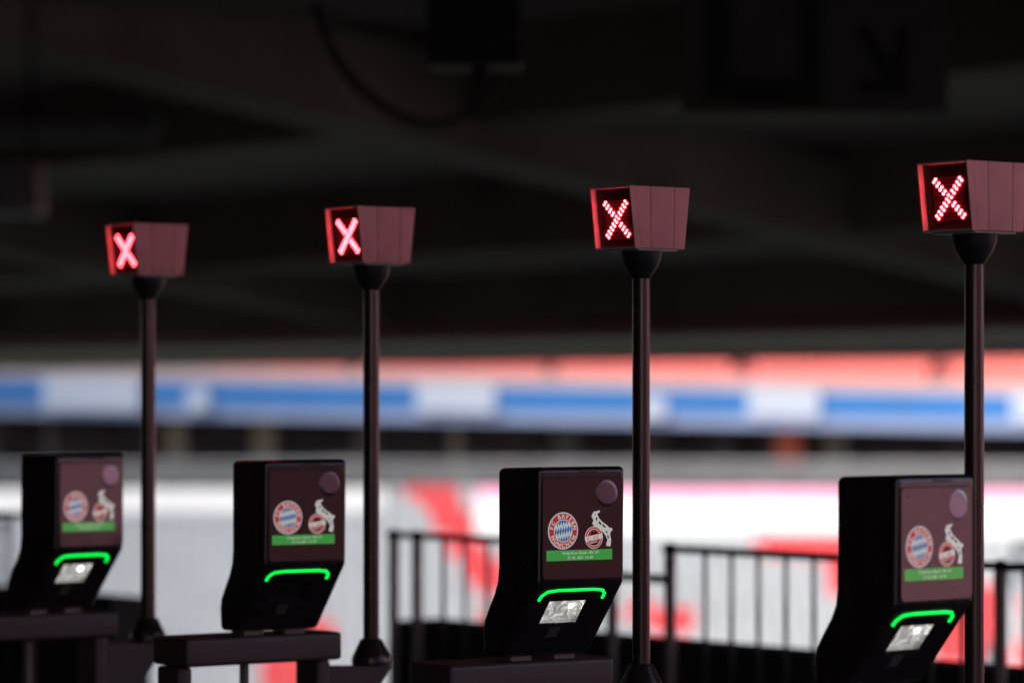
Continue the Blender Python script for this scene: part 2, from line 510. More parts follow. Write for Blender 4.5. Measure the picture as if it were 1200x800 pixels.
# unseen straight stand off to the right, added for red reflections on the lanes
es = thing('grandstand', (40, 40, -15), 'unseen straight end grandstand at right angles to the turnstiles, added for red reflections', 'grandstand')
pts = []
NE = 44
for i in range(NE):
    pts += [(i * 0.85, 8.0 + i * 0.55), ((i + 1) * 0.85, 8.0 + i * 0.55)]
pts += [(pts[-1][0] + 1, pts[-1][1]), (pts[-1][0] + 1, 0.0), (0, 0.0)]
bm = bmesh.new()
a = [bm.verts.new((x, -55, z)) for x, z in pts]
b = [bm.verts.new((x, 60, z)) for x, z in pts]
for j in range(len(pts)):
    bm.faces.new((a[j], a[(j + 1) % len(pts)], b[(j + 1) % len(pts)], b[j]))
bm.faces.new(a[::-1]); bm.faces.new(b)
link('terrace_steps', mesh_of(bm, 'terrace_steps'), 'step', es)
for y0, y1, m in ((-54.8, -20.2, 'seat_reflect_dim'), (-19.6, 4.0, 'seat_reflect_dim'), (4.6, 59.8, 'seat_reflect_pale')):  # seat blocks toned by what each screen should reflect
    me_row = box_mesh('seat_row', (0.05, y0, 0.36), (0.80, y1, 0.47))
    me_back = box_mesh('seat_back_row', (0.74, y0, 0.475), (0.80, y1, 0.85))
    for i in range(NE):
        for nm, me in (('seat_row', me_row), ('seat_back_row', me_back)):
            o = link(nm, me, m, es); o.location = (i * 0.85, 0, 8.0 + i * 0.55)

# ------------------------------------------------------------------ parapet and railings at the concourse edge
YR = 2.85
tag(link('parapet_wall', box_mesh('parapet_wall', (-5.15, 3.02, -0.5), (12, 3.22, 0.715), 0.008), 'parapet'),
    'long low dark parapet wall below the baluster railing', 'wall')
tag(link('parapet_wall', box_mesh('parapet_wall', (-16, 3.02, -0.5), (-7.25, 3.22, 0.70), 0.008), 'parapet'),
    'low dark parapet wall across the stair gap from the long one', 'wall')
bal_me = box_mesh('baluster', (-0.0065, -0.0065, 0.10), (0.0065, 0.0065, 1.035), 0.002, 1)
def post_me(name, r, h):
    return lathe_mesh(name, [(0, 0), (r + .03, 0), (r + .03, .012), (r, .014), (r, h), (r * .6, h + .008), (0, h + .008)], 14)
postm = post_me('post', 0.020, 1.06)
def railing(x0, x1, label, posts, bars=True):
    t = thing('railing', (x0, YR, 0), label, 'railing', 'railings along the concourse edge')
    L = x1 - x0
    link('top_rail', box_mesh('top_rail', (0, -0.020, 1.035), (L, 0.020, 1.060), 0.004), 'rail', t)
    link('bottom_rail', box_mesh('bottom_rail', (0, -0.014, 0.085), (L, 0.014, 0.11), 0.003), 'rail', t)
    for px in posts:
        o = link('post', postm, 'post', t); o.location = (px - x0, 0.0, 0)
    n = int(L / 0.132)
    for k in range(n):
        x = (k + 0.5) * L / n
        if any(abs(x0 + x - p) < 0.05 for p in posts):
            continue
        o = link('baluster', bal_me, 'rail', t); o.location = (x, 0, 0)
    return t
t = railing(-4.95, -3.62, 'short black baluster railing beside the stair gap with a paired end post', (-4.93, -4.78, -3.64))
link('side_bar', box_mesh('side_bar', (1.33, -0.012, 0.93), (1.6, 0.012, 0.96), 0.003), 'rail', t)
railing(-3.35, 1.6, 'long black baluster railing behind the turnstile with the brightest screen', (-3.33, -1.78, 0.0, 1.58))
railing(-11.5, -7.62, 'black baluster railing across the stair gap, past the end turnstile', (-11.4, -9.6, -7.64))

# ------------------------------------------------------------------ lane equipment: shared meshes
# --- turnstile frame
me_beam = box_mesh('top_beam', (-0.075, -0.555, 0.948), (0.072, -0.130, 1.013), 0.010, 3)
me_leg = box_mesh('leg', (-0.046, -0.020, 0.012), (0.046, 0.020, 0.946), 0.008, 2)
me_foot = box_mesh('foot_plate', (-0.075, -0.05, 0.0), (0.075, 0.05, 0.012), 0.003, 1)
me_core = lathe_mesh('centre_post', [(0.011, 0.0), (0.011, 0.946)], 14)
me_cover = box_mesh('lower_panel', (-0.034, -0.50, 0.18), (0.020, -0.18, 0.80), 0.01, 2)
bm = bmesh.new()
# bracket that carries the signal pole: wide under the cone, narrowing down to the right leg
A = [(-0.035, -0.045, 0.925), (0.035, -0.045, 0.925), (0.040, 0.030, 0.925), (-0.040, 0.030, 0.925)]
B = [(-0.030, -0.145, 0.70), (0.030, -0.145, 0.70), (0.030, -0.120, 0.70), (-0.030, -0.120, 0.70)]
C_ = [(-0.030, -0.145, 0.93), (0.030, -0.145, 0.93)]
va = [bm.verts.new(p) for p in A]; vb = [bm.verts.new(p) for p in B]; vc = [bm.verts.new(p) for p in C_]
bm.faces.new((vc[0], vc[1], va[1], va[0])); bm.faces.new((va[0], va[1], va[2], va[3]))
bm.faces.new((vb[3], vb[2], vb[1], vb[0])); bm.faces.new((vb[0], vb[1], vc[1], vc[0]))
bm.faces.new((va[3], va[2], vb[2], vb[3])); bm.faces.new((vc[1], vb[1], vb[2], va[2], va[1])); bm.faces.new((vb[0], vc[0], va[0], va[3], vb[3]))
me_bracket = mesh_of(bm, 'pole_bracket')

# --- signal post
me_cone = lathe_mesh('base_cone', [(0, 0.927), (0.045, 0.927), (0.047, 0.94), (0.042, 0.952), (0.026, 0.985), (0.0205, 0.988)], 24)
me_pole = lathe_mesh('pole', [(0.0188, 0.98), (0.0188, 1.83)], 24)
me_socket = lathe_mesh('socket', [(0.019, 1.805), (0.024, 1.812), (0.037, 1.832), (0.043, 1.850), (0.044, 1.862), (0, 1.862)], 24)
ZB, ZT, HW = 1.866, 1.997, 0.0675
def lamp_shell(ya_t, ya_b, yb_t, yb_b, hw_t, hw_b, z0, z1, bev, name):
    bm = bmesh.new()
    co = [(-hw_b, ya_b, z0), (hw_b, ya_b, z0), (hw_b, yb_b, z0), (-hw_b, yb_b, z0),
          (-hw_t, ya_t, z1), (hw_t, ya_t, z1), (hw_t, yb_t, z1), (-hw_t, yb_t, z1)]
    v = [bm.verts.new(c) for c in co]
    for f_ in ((0, 3, 2, 1), (4, 5, 6, 7), (0, 1, 5, 4), (1, 2, 6, 5), (2, 3, 7, 6), (3, 0, 4, 7)):
        bm.faces.new([v[i] for i in f_])
    if bev:
        bmesh.ops.bevel(bm, geom=bm.edges[:], offset=bev, segments=2, profile=0.5, affect='EDGES')
    return mesh_of(bm, name, 35)
def yface(z, off=0.0):       # sloping front plane of the lamp: top leans out towards arriving visitors
    return -0.071 - 0.0155 * (z - ZB) / (ZT - ZB) + off
# three shell segments so that the joints are real gaps
def yback(z): return 0.064 + 0.015 * (z - ZB) / (ZT - ZB)
def seg(y0, y1, n): return lamp_shell(y0[1], y0[0], y1[1], y1[0], HW, HW, ZB, ZT, 0.0009, n)
f0 = (yface(ZB, .016), yface(ZT, .016))
me_seg = [seg(f0, (-0.028, -0.030), 'lamp_shell'), seg((-0.0274, -0.0294), (0.034, 0.036), 'lamp_shell'), seg((0.0346, 0.0366), (yback(ZB), yback(ZT)), 'lamp_shell')]
me_plate = box_mesh('bottom_plate', (-0.058, -0.055, 1.8625), (0.058, 0.052, 1.8658))
# hood: four walls standing proud of the LED board
bm = bmesh.new()
th = 0.0035
def hood_pt(x, z, off): return (x, yface(z, off), z)
def wall(x0, x1, z0, z1):
    v = []
    for off in (0.0, 0.0158):
        for x, z in ((x0, z0), (x1, z0), (x1, z1), (x0, z1)):
            v.append(bm.verts.new(hood_pt(x, z, off)))
    for f_ in ((0, 1, 2, 3), (7, 6, 5, 4), (0, 4, 5, 1), (1, 5, 6, 2), (2, 6, 7, 3), (3, 7, 4, 0)):
        bm.faces.new([v[i] for i in f_])
wall(-HW, -HW + th, ZB, ZT)
wall(-HW + th, HW - th, ZB, ZB + th); wall(-HW + th, HW - th, ZT - th, ZT)
me_hood = mesh_of(bm, 'hood')
bm = bmesh.new()
wall(HW - th, HW, ZB, ZT)
me_cheek = mesh_of(bm, 'hood_cheek')
def front_quad(x0, x1, z0, z1, off, th_=0.002, name='board'):
    bm = bmesh.new()
    v = []
    for o_ in (off, off + th_):
        for x, z in ((x0, z0), (x1, z0), (x1, z1), (x0, z1)):
            v.append(bm.verts.new(hood_pt(x, z, o_)))
    for f_ in ((0, 1, 2, 3), (7, 6, 5, 4), (0, 4, 5, 1), (1, 5, 6, 2), (2, 6, 7, 3), (3, 7, 4, 0)):
        bm.faces.new([v[i] for i in f_])
    return mesh_of(bm, name)
zc = (ZB + ZT) / 2 - 0.003
me_mask = front_quad(-HW + th, HW - th, ZB + th, ZT - th, 0.0135, 0.002, 'face_mask')
me_board = front_quad(-0.046, 0.050, zc - 0.047, zc + 0.047, 0.0112, 0.002, 'led_board')
def led_dots(bm, pts_, rad, hgt):
    for x, z in pts_:
        c = Vector(hood_pt(x + 0.002, zc + z, 0.0110))
        tip = bm.verts.new(c + Vector((0, -hgt, 0)))
        r1 = [bm.verts.new(c + Vector((rad * math.cos(t_), 0, rad * math.sin(t_)))) for t_ in [math.pi / 4 * j for j in range(8)]]
        r2 = [bm.verts.new(c + Vector((0.8 * rad * math.cos(t_), -hgt * .75, 0.8 * rad * math.sin(t_)))) for t_ in [math.pi / 4 * j for j in range(8)]]
        for j in range(8):
            bm.faces.new((r1[j], r1[(j + 1) % 8], r2[(j + 1) % 8], r2[j]))
            bm.faces.new((r2[j], r2[(j + 1) % 8], tip))
cross, NL = [], 10
for k in range(NL):
    u = -1 + 2 * k / (NL - 1)
    for sg in (1, -1):
        for off in (-0.0036, 0.0036):
            p_ = (u * 0.0350 + off * 0.72, sg * u * 0.0345 - sg * off * 0.70)
            if all((p_[0] - q_[0]) ** 2 + (p_[1] - q_[1]) ** 2 > 0.0044 ** 2 for q_ in cross):
                cross.append(p_)
bm = bmesh.new(); led_dots(bm, cross, 0.0028, 0.0022)
me_led = mesh_of(bm, 'led_cross')
idle = [(ix * 0.0064, iz * 0.0064) for ix in range(-6, 7) for iz in range(-6, 7)]
idle = [p_ for p_ in idle if all((p_[0] - q_[0]) ** 2 + (p_[1] - q_[1]) ** 2 > 0.0056 ** 2 for q_ in cross)]
bm = bmesh.new(); led_dots(bm, idle, 0.0016, 0.0012)
me_led_off = mesh_of(bm, 'idle_leds')

# --- ticket reader: profile in X (front) and Z, extruded along Y
RF, RY0, RY1 = 0.205, -0.425, -0.205         # front plane, width
RZ0, RZ1 = 1.024, 1.412
KZ = RZ0 + 0.152                              # kink of the front
SX = RF - 0.125                               # foot of the sloping lower face
bm = bmesh.new()
prof = [(RF, RZ1), (RF - 0.004, KZ), (SX, RZ0),
        (0.008, RZ0), (0.004, RZ0 + 0.050), (0.008, RZ0 + 0.072), (0.024, RZ0 + 0.098), (0.044, RZ0 + 0.128), (0.056, RZ0 + 0.155), (0.060, RZ0 + 0.185), (0.060, RZ1 - 0.004)]
def prof_ring(y, grow): return [bm.verts.new((x, y, z)) for x, z in prof]
ra = prof_ring(RY0, 0); rb = prof_ring(RY1, 0)
for k in range(len(prof)):
    bm.faces.new((ra[k], ra[(k + 1) % len(prof)], rb[(k + 1) % len(prof)], rb[k]))
bm.faces.new(ra[::-1]); bm.faces.new(rb)
bmesh.ops.recalc_face_normals(bm, faces=bm.faces)
bm.normal_update()
bmesh.ops.bevel(bm, geom=[e for e in bm.edges if e.calc_face_angle(0) > 0.55], offset=0.011, segments=4, profile=0.5, affect='EDGES', clamp_overlap=True)
# slightly crowned lid
for v in bm.verts:
    if v.co.z > RZ1 - 0.006:
        v.co.z += 0.004 * (1 - ((v.co.y - (RY0 + RY1) / 2) / 0.11) ** 2)
hous_src = mesh_of(bm, 'housing_src', 30)
# sloping face frame: origin at the kink, s runs down the slope, n points outwards
s_dir = Vector((SX - (RF - 0.004), 0, RZ0 - KZ)).normalized()
n_dir = Vector((-s_dir.z, 0, s_dir.x))
if n_dir.x < 0: n_dir = -n_dir
K0 = Vector((RF - 0.004, RY0, KZ))
def sp(a, s, n): return K0 + Vector((0, a, 0)) + s_dir * s + n_dir * n
def slope_box(a0, a1, s0, s1, n0, n1, name, bev=0.0, shear=0.0):
    bm = bmesh.new()
    v = [bm.verts.new(sp(a_, s_, n_)) for a_ in (a0, a1) for s_ in (s0, s1) for n_ in (n0, n1)]
    for f_ in ((0, 1, 3, 2), (4, 6, 7, 5), (0, 4, 5, 1), (2, 3, 7, 6), (0, 2, 6, 4), (1, 5, 7, 3)):
        bm.faces.new([v[i] for i in f_])
    if bev:
        bmesh.ops.bevel(bm, geom=bm.edges[:], offset=bev, segments=2, profile=0.5, affect='EDGES')
    return mesh_of(bm, name, 35 if bev else None)
WA0, WA1, WS0, WS1 = 0.050, 0.146, 0.044, 0.108
cut = bpy.data.objects.new('cut', slope_box(WA0, WA1, WS0, WS1, -0.014, 0.02, 'cut'))
COL.objects.link(cut)
tmp = bpy.data.objects.new('tmp', hous_src); COL.objects.link(tmp)
md = tmp.modifiers.new('b', 'BOOLEAN'); md.operation = 'DIFFERENCE'; md.object = cut; md.solver = 'EXACT'
dg = bpy.context.evaluated_depsgraph_get(); dg.update()
me_house = bpy.data.meshes.new_from_object(tmp.evaluated_get(dg))
me_house.name = 'housing'
me_house['wn'] = 1
bpy.data.objects.remove(tmp); bpy.data.objects.remove(cut)

me_foil = slope_box(WA0 + .0005, WA1 - .0005, WS0 + .0005, WS1 - .0005, -0.0135, -0.0110, 'reflector')
def frame_bars():
    bm = bmesh.new()
    for (a0, a1, s0, s1) in ((WA0 + .0004, WA0 + 0.0028, WS0, WS1), (WA1 - 0.0028, WA1 - .0004, WS0, WS1), (WA0 + .003, WA1 - .003, WS0 + .0004, WS0 + 0.0028), (WA0 + .003, WA1 - .003, WS1 - 0.0028, WS1 - .0004)):
        v = [bm.verts.new(sp(a_, s_, n_)) for a_ in (a0, a1) for s_ in (s0 + .0001, s1 - .0001) for n_ in (-0.0109, -0.001)]
        for f_ in ((0, 1, 3, 2), (4, 6, 7, 5), (0, 4, 5, 1), (2, 3, 7, 6), (0, 2, 6, 4), (1, 5, 7, 3)):
            bm.faces.new([v[i] for i in f_])
    return mesh_of(bm, 'window_lining')
me_lining = frame_bars()
def slope_disc(a, s, n, r, name):
    bm = bmesh.new()
    k_ = 14
    tip = bm.verts.new(sp(a, s, n + r * 0.5))
    rg = [bm.verts.new(sp(a + r * math.cos(t_), s + r * math.sin(t_), n)) for t_ in [2 * math.pi * j / k_ for j in range(k_)]]
    for j in range(k_):
        bm.faces.new((rg[j], rg[(j + 1) % k_], tip))
    return mesh_of(bm, name, 60)
me_bulb = slope_disc(0.122, 0.070, -0.0106, 0.0062, 'scan_lamp')
me_bulb2 = slope_disc(0.088, 0.052, -0.0106, 0.0035, 'side_lamp')
# green light guide: a bracket shape round the top of the scanner window
def guide():
    path = [(0.022, 0.042), (0.024, 0.030), (0.034, 0.019), (0.060, 0.016), (0.150, 0.016), (0.172, 0.019), (0.181, 0.028), (0.181, 0.041)]
    pts_ = []
    bm = bmesh.new()
    rings_ = []
    rad = 0.0034
    for i, (a, s) in enumerate(path):
        p_ = sp(a, s, 0.0008)
        q_ = sp(*path[min(i + 1, len(path) - 1)], 0.0008); o_ = sp(*path[max(i - 1, 0)], 0.0008)
        d = (q_ - o_).normalized(); side = d.cross(n_dir).normalized()
        rings_.append([bm.verts.new(p_ + side * rad * math.cos(t_) + n_dir * rad * 0.7 * math.sin(t_)) for t_ in [2 * math.pi * j / 8 for j in range(8)]])
    for a_, b_ in zip(rings_, rings_[1:]):
        for j in range(8):
            bm.faces.new((a_[j], a_[(j + 1) % 8], b_[(j + 1) % 8], b_[j]))
    bm.faces.new(rings_[0][::-1]); bm.faces.new(rings_[-1])
    return mesh_of(bm, 'light_guide', 60)
me_guide = guide()
me_sticker = slope_box(0.084, 0.110, 0.118, 0.144, 0.0, 0.0006, 'sticker')
# front face items (a along Y from the left edge, b down from the lid)
def fp(a, b, off=0.0): return Vector((RF + 0.0004 + off, RY0 + a, RZ1 - b))
def rrect(a0, a1, b0, b1, rad, n=5):
    out = []
    for ca, cb, t0 in ((a1 - rad, b1 - rad, 0), (a0 + rad, b1 - rad, 90), (a0 + rad, b0 + rad, 180), (a1 - rad, b0 + rad, 270)):
        for k in range(n + 1):
            t_ = R(t0 + 90 * k / n)
            out.append((ca + rad * math.cos(t_), cb + rad * math.sin(t_)))
    return out
def plate(outline, o0, o1, name, bm=None, mi=0):
    own = bm is None
    bm = bm or bmesh.new()
    lo = [bm.verts.new(fp(a, b, o0)) for a, b in outline]
    hi = [bm.verts.new(fp(a, b, o1)) for a, b in outline]
    fs = [bm.faces.new(hi)]
    for k in range(len(outline)):
        fs.append(bm.faces.new((lo[k], lo[(k + 1) % len(outline)], hi[(k + 1) % len(outline)], hi[k])))
    for f_ in fs: f_.material_index = mi
    return mesh_of(bm, name) if own else None
me_gasket = plate(rrect(0.0085, 0.2115, 0.0200, 0.2265, 0.010), -0.004, 0.0006, 'gasket')
me_screen = plate(rrect(0.0105, 0.2095, 0.0220, 0.2245, 0.009), -0.003, 0.0012, 'screen')
me_dot = plate([(0.027 + 0.0021 * math.cos(t_), 0.037 + 0.0021 * math.sin(t_)) for t_ in [math.pi / 6 * k for k in range(12)]], 0.001, 0.0017, 'light_sensor')
me_slot = plate(rrect(0.100, 0.150, 0.0085, 0.0125, 0.0018), -0.002, 0.0008, 'status_strip')
# sensor lens: shallow dome
bm = bmesh.new()
LA, LB, LRAD = 0.170, 0.054, 0.0275
rg = []
for rr_, h_ in ((1.0, 0.0013), (0.97, 0.0019), (0.66, 0.0021), (0.33, 0.0022)):
    rg.append([bm.verts.new(fp(LA + LRAD * rr_ * math.cos(t_), LB + LRAD * rr_ * math.sin(t_), h_)) for t_ in [2 * math.pi * j / 28 for j in range(28)]])
tip = bm.verts.new(fp(LA, LB, 0.00224))
for a_, b_ in zip(rg, rg[1:]):
    for j in range(28):
        bm.faces.new((a_[j], a_[(j + 1) % 28], b_[(j + 1) % 28], b_[j]))
for j in range(28):
    bm.faces.new((rg[-1][j], rg[-1][(j + 1) % 28], tip))
me_lens = mesh_of(bm, 'sensor_lens', 60)

# --- printed images on the screen, as thin layers
INK = ['i_white', 'i_red', 'i_blue', 'i_black', 'i_green']
def ink_mesh(name, bm):
    me = bpy.data.meshes.new(name)
    bm.to_mesh(me); bm.free()
    for k in INK: me.materials.append(M[k])
    return me
def layer(bm, pts_, lev, mi):
    f_ = bm.faces.new([bm.verts.new(fp(a, b, 0.0013 + lev * 0.00012)) for a, b in pts_])
    f_.material_index = mi
    f_.normal_update()
    if f_.normal.x < 0: f_.normal_flip()
def circ(a, b, r, n=40): return [(a + r * math.cos(2 * math.pi * k / n), b + r * math.sin(2 * math.pi * k / n)) for k in range(n)]
def clip(poly, ca, cb, r, n=32):
    out = poly
    for k in range(n):
        t_ = 2 * math.pi * (k + .5) / n
        nx, ny = math.cos(t_), math.sin(t_)
        res = []
        for i in range(len(out)):
            p_, q_ = out[i], out[(i + 1) % len(out)]
            dp = (p_[0] - ca) * nx + (p_[1] - cb) * ny - r
            dq = (q_[0] - ca) * nx + (q_[1] - cb) * ny - r
            if dp <= 0: res.append(p_)
            if dp * dq < 0:
                u = dp / (dp - dq)
                res.append((p_[0] + (q_[0] - p_[0]) * u, p_[1] + (q_[1] - p_[1]) * u))
        out = res
        if len(out) < 3: return []
    return out
_glyph = {}
def glyph(ch):
    if ch in _glyph: return _glyph[ch]
    cu = bpy.data.curves.new('g', 'FONT')
    cu.body = ch; cu.size = 1.0; cu.resolution_u = 2; cu.align_x = 'CENTER'
    o = bpy.data.objects.new('g', cu); COL.objects.link(o)
    d = bpy.context.evaluated_depsgraph_get(); d.update()
    me = bpy.data.meshes.new_from_object(o.evaluated_get(d))
    g = ([tuple(v.co[:2]) for v in me.vertices], [list(p.vertices) for p in me.polygons])
    _glyph[ch] = g
    bpy.data.objects.remove(o); bpy.data.meshes.remove(me)
    return g
def put_text(bm, txt, fn, size, lev, mi, bold=0.0):
    """fn maps (x right, y up) glyph coordinates to (a, b)"""
    vs_, fs_ = glyph(txt)
    for dx in ((0,) if not bold else (-bold, bold)):
        vm = [bm.verts.new(fp(*fn(x * size + dx, y * size), 0.0013 + lev * 0.00012)) for x, y in vs_]
        for p_ in fs_:
            try:
                f_ = bm.faces.new([vm[i] for i in p_])
            except ValueError:
                continue
            f_.material_index = mi
            f_.normal_update()
            if f_.normal.x < 0: f_.normal_flip()
        lev += 0.3

def crest_mesh():
    bm = bmesh.new()
    ca, cb = 0.060, 0.128
    layer(bm, circ(ca, cb, 0.0378), 0, 0)
    layer(bm, circ(ca, cb, 0.0372), 1, 2)
    layer(bm, circ(ca, cb, 0.0366), 2, 0)
    layer(bm, circ(ca, cb, 0.0348), 3, 1)
    layer(bm, circ(ca, cb, 0.0232), 4, 0)
    # lozenges leaning to the right
    w_, h_, lean = 0.0062, 0.0200, 0.34
    for i in range(-6, 7):
        for j in range(-3, 4):
            x = i * w_ + (0 if j % 2 == 0 else w_ / 2)
            y = j * h_ / 2
            cx, cy = ca + x + (-y) * lean * 0.4, cb + y - x * 0.18
            q = [(cx, cy - h_ / 2), (cx + w_ / 2, cy), (cx, cy + h_ / 2), (cx - w_ / 2, cy)]
            q = [(a + (cb - b) * lean * 0.3, b) for a, b in q]
            q = clip(q, ca, cb, 0.0215)
            if len(q) >= 3 and j % 2 == 0: layer(bm, q, 5, 2)
    def arc(txt, rad, step, top):
        n = len(txt)
        for k, ch in enumerate(txt):
            if ch == ' ': continue
            off = (k - (n - 1) / 2) * step
            th_ = off if top else -off
            def fn(x, y, th_=th_, rad=rad, top=top):
                if top:
                    rr_ = rad + y
                    return ca + rr_ * math.sin(th_) + x * math.cos(th_), cb - rr_ * math.cos(th_) + x * math.sin(th_)
                rr_ = rad - y
                return ca - rr_ * math.sin(th_) + x * math.cos(th_), cb + rr_ * math.cos(th_) + x * math.sin(th_)
            put_text(bm, ch, fn, 0.0118, 5, 0, 0.0005)
    arc('FC BAYERN', 0.0250, R(19.5), True)
    arc('MÜNCHEN', 0.0334, R(20.5), False)
    return ink_mesh('round_crest', bm)
def goat_mesh():
    bm = bmesh.new()
    cv = lambda x, y: (0.060 + (x - 320) * 0.000206, 0.128 + (y - 340) * 0.00016)
    goat = [(690, 110), (735, 100), (772, 92), (766, 118), (738, 135), (748, 165), (762, 195), (800, 240), (860, 285), (890, 320),
            (905, 318), (918, 322), (926, 345), (902, 372), (895, 400), (908, 470), (902, 552), (848, 546), (850, 505), (864, 470),
            (835, 405), (790, 352), (762, 328), (742, 302), (716, 304), (690, 280), (676, 258), (690, 215), (666, 165), (676, 145)]
    layer(bm, [cv(*p_) for p_ in goat], 0, 0)
    for blk in ([(724, 170), (742, 200), (728, 230), (720, 200)], [(760, 225), (790, 262), (778, 282), (752, 250)], [(800, 262), (842, 300), (832, 318), (800, 290)],
                [(700, 140), (716, 136), (712, 150)], [(868, 400), (882, 440), (872, 455), (858, 420)], [(840, 350), (868, 372), (858, 384), (838, 366)]):
        layer(bm, [cv(*p_) for p_ in blk], 1, 3)
    ca, cb = cv(695, 435)
    layer(bm, circ(ca, cb, 0.0226), 2, 0)
    layer(bm, circ(ca, cb, 0.0212), 3, 1)
    layer(bm, circ(ca, cb, 0.0178), 4, 0)
    layer(bm, circ(ca, cb, 0.0166), 5, 1)
    # church towers, white band with letters, dark foot
    layer(bm, [cv(650, 405), (cv(652, 375)), cv(668, 360), cv(680, 335), cv(688, 362), cv(700, 362), cv(708, 332), cv(720, 360), cv(735, 370), cv(738, 395)], 6, 3)
    layer(bm, clip([cv(640, 520), cv(735, 470), cv(760, 560), cv(650, 580)], ca, cb, 0.0160), 6, 3)
    band = clip([cv(560, 432), cv(830, 375), cv(830, 440), cv(560, 497)], ca, cb, 0.0215)
    layer(bm, band, 7, 0)
    for k, ch in enumerate('1.FC'):
        x0, y0 = cv(622 + k * 36 + (8 if k > 1 else 0), 474 - k * 8.5)
        put_text(bm, ch, lambda x, y, x0=x0, y0=y0: (x0 + x, y0 - y - x * 0.16), 0.0090, 8, 1, 0.0006)
    for k, ch in enumerate('KÖLN'):
        x0, y0 = cv(664 + k * 19, 512 - k * 4)
        put_text(bm, ch, lambda x, y, x0=x0, y0=y0: (x0 + x, y0 - y - x * 0.16), 0.0052, 8, 0, 0.0003)
    return ink_mesh('goat_crest', bm)
def strip_mesh():
    bm = bmesh.new()
    layer(bm, [(0.019, 0.1672), (0.1836, 0.1672), (0.1836, 0.1885), (0.019, 0.1885)], 0, 4)
    def line(txt, a0, a1, b, size):
        n = len(txt)
        for k, ch in enumerate(txt):
            if ch == ' ': continue
            x0 = a0 + (a1 - a0) * (k + .5) / n
            put_text(bm, ch, lambda x, y, x0=x0: (x0 + x * 0.95, b - y), size, 2, 0, 0.0002)
    line('Stehplätze Block 109-117', 0.058, 0.150, 0.1758, 0.0078)
    line('27.02.2021 14:49', 0.071, 0.135, 0.1856, 0.0078)
    return ink_mesh('green_strip', bm)
me_crest, me_goat, me_strip = crest_mesh(), goat_mesh(), strip_mesh()
me_rfoot = box_mesh('mounting_foot', (0.012, -0.026, 1.0135), (0.068, 0.026, 1.0238), 0.001, 1)

# ------------------------------------------------------------------ place the four lanes
LANES = [(-2.0, 'lit'), (-1.0, 'dark'), (0.0, 'lit'), (1.0, 'lit')]
T_LAB = ['dark maroon turnstile frame at the row end beside the left parapet wall',
         'dark maroon turnstile frame under the reader with a dark scanner window',
         'dark maroon turnstile frame next to the short railing with paired post',
         'dark maroon turnstile frame under the reader with the palest reflecting screen']
R_LAB = ['black ticket reader on the end turnstile beside the stair gap, scanner window lit',
         'black ticket reader with unlit dark scanner window under its green light bar',
         'black ticket reader with lit scanner window and crisp crests on a dark screen',
         'black ticket reader with lit window and palest screen, last turnstile before the long railing']
S_LAB = ['red X signal lamp on pole of the end turnstile beside the stair gap',
         'red X signal lamp on pole of the turnstile whose scanner window is dark',
         'red X signal lamp on pole beside the reader with crisp dark screen',
         'red X signal lamp on pole behind the reader with the palest screen']
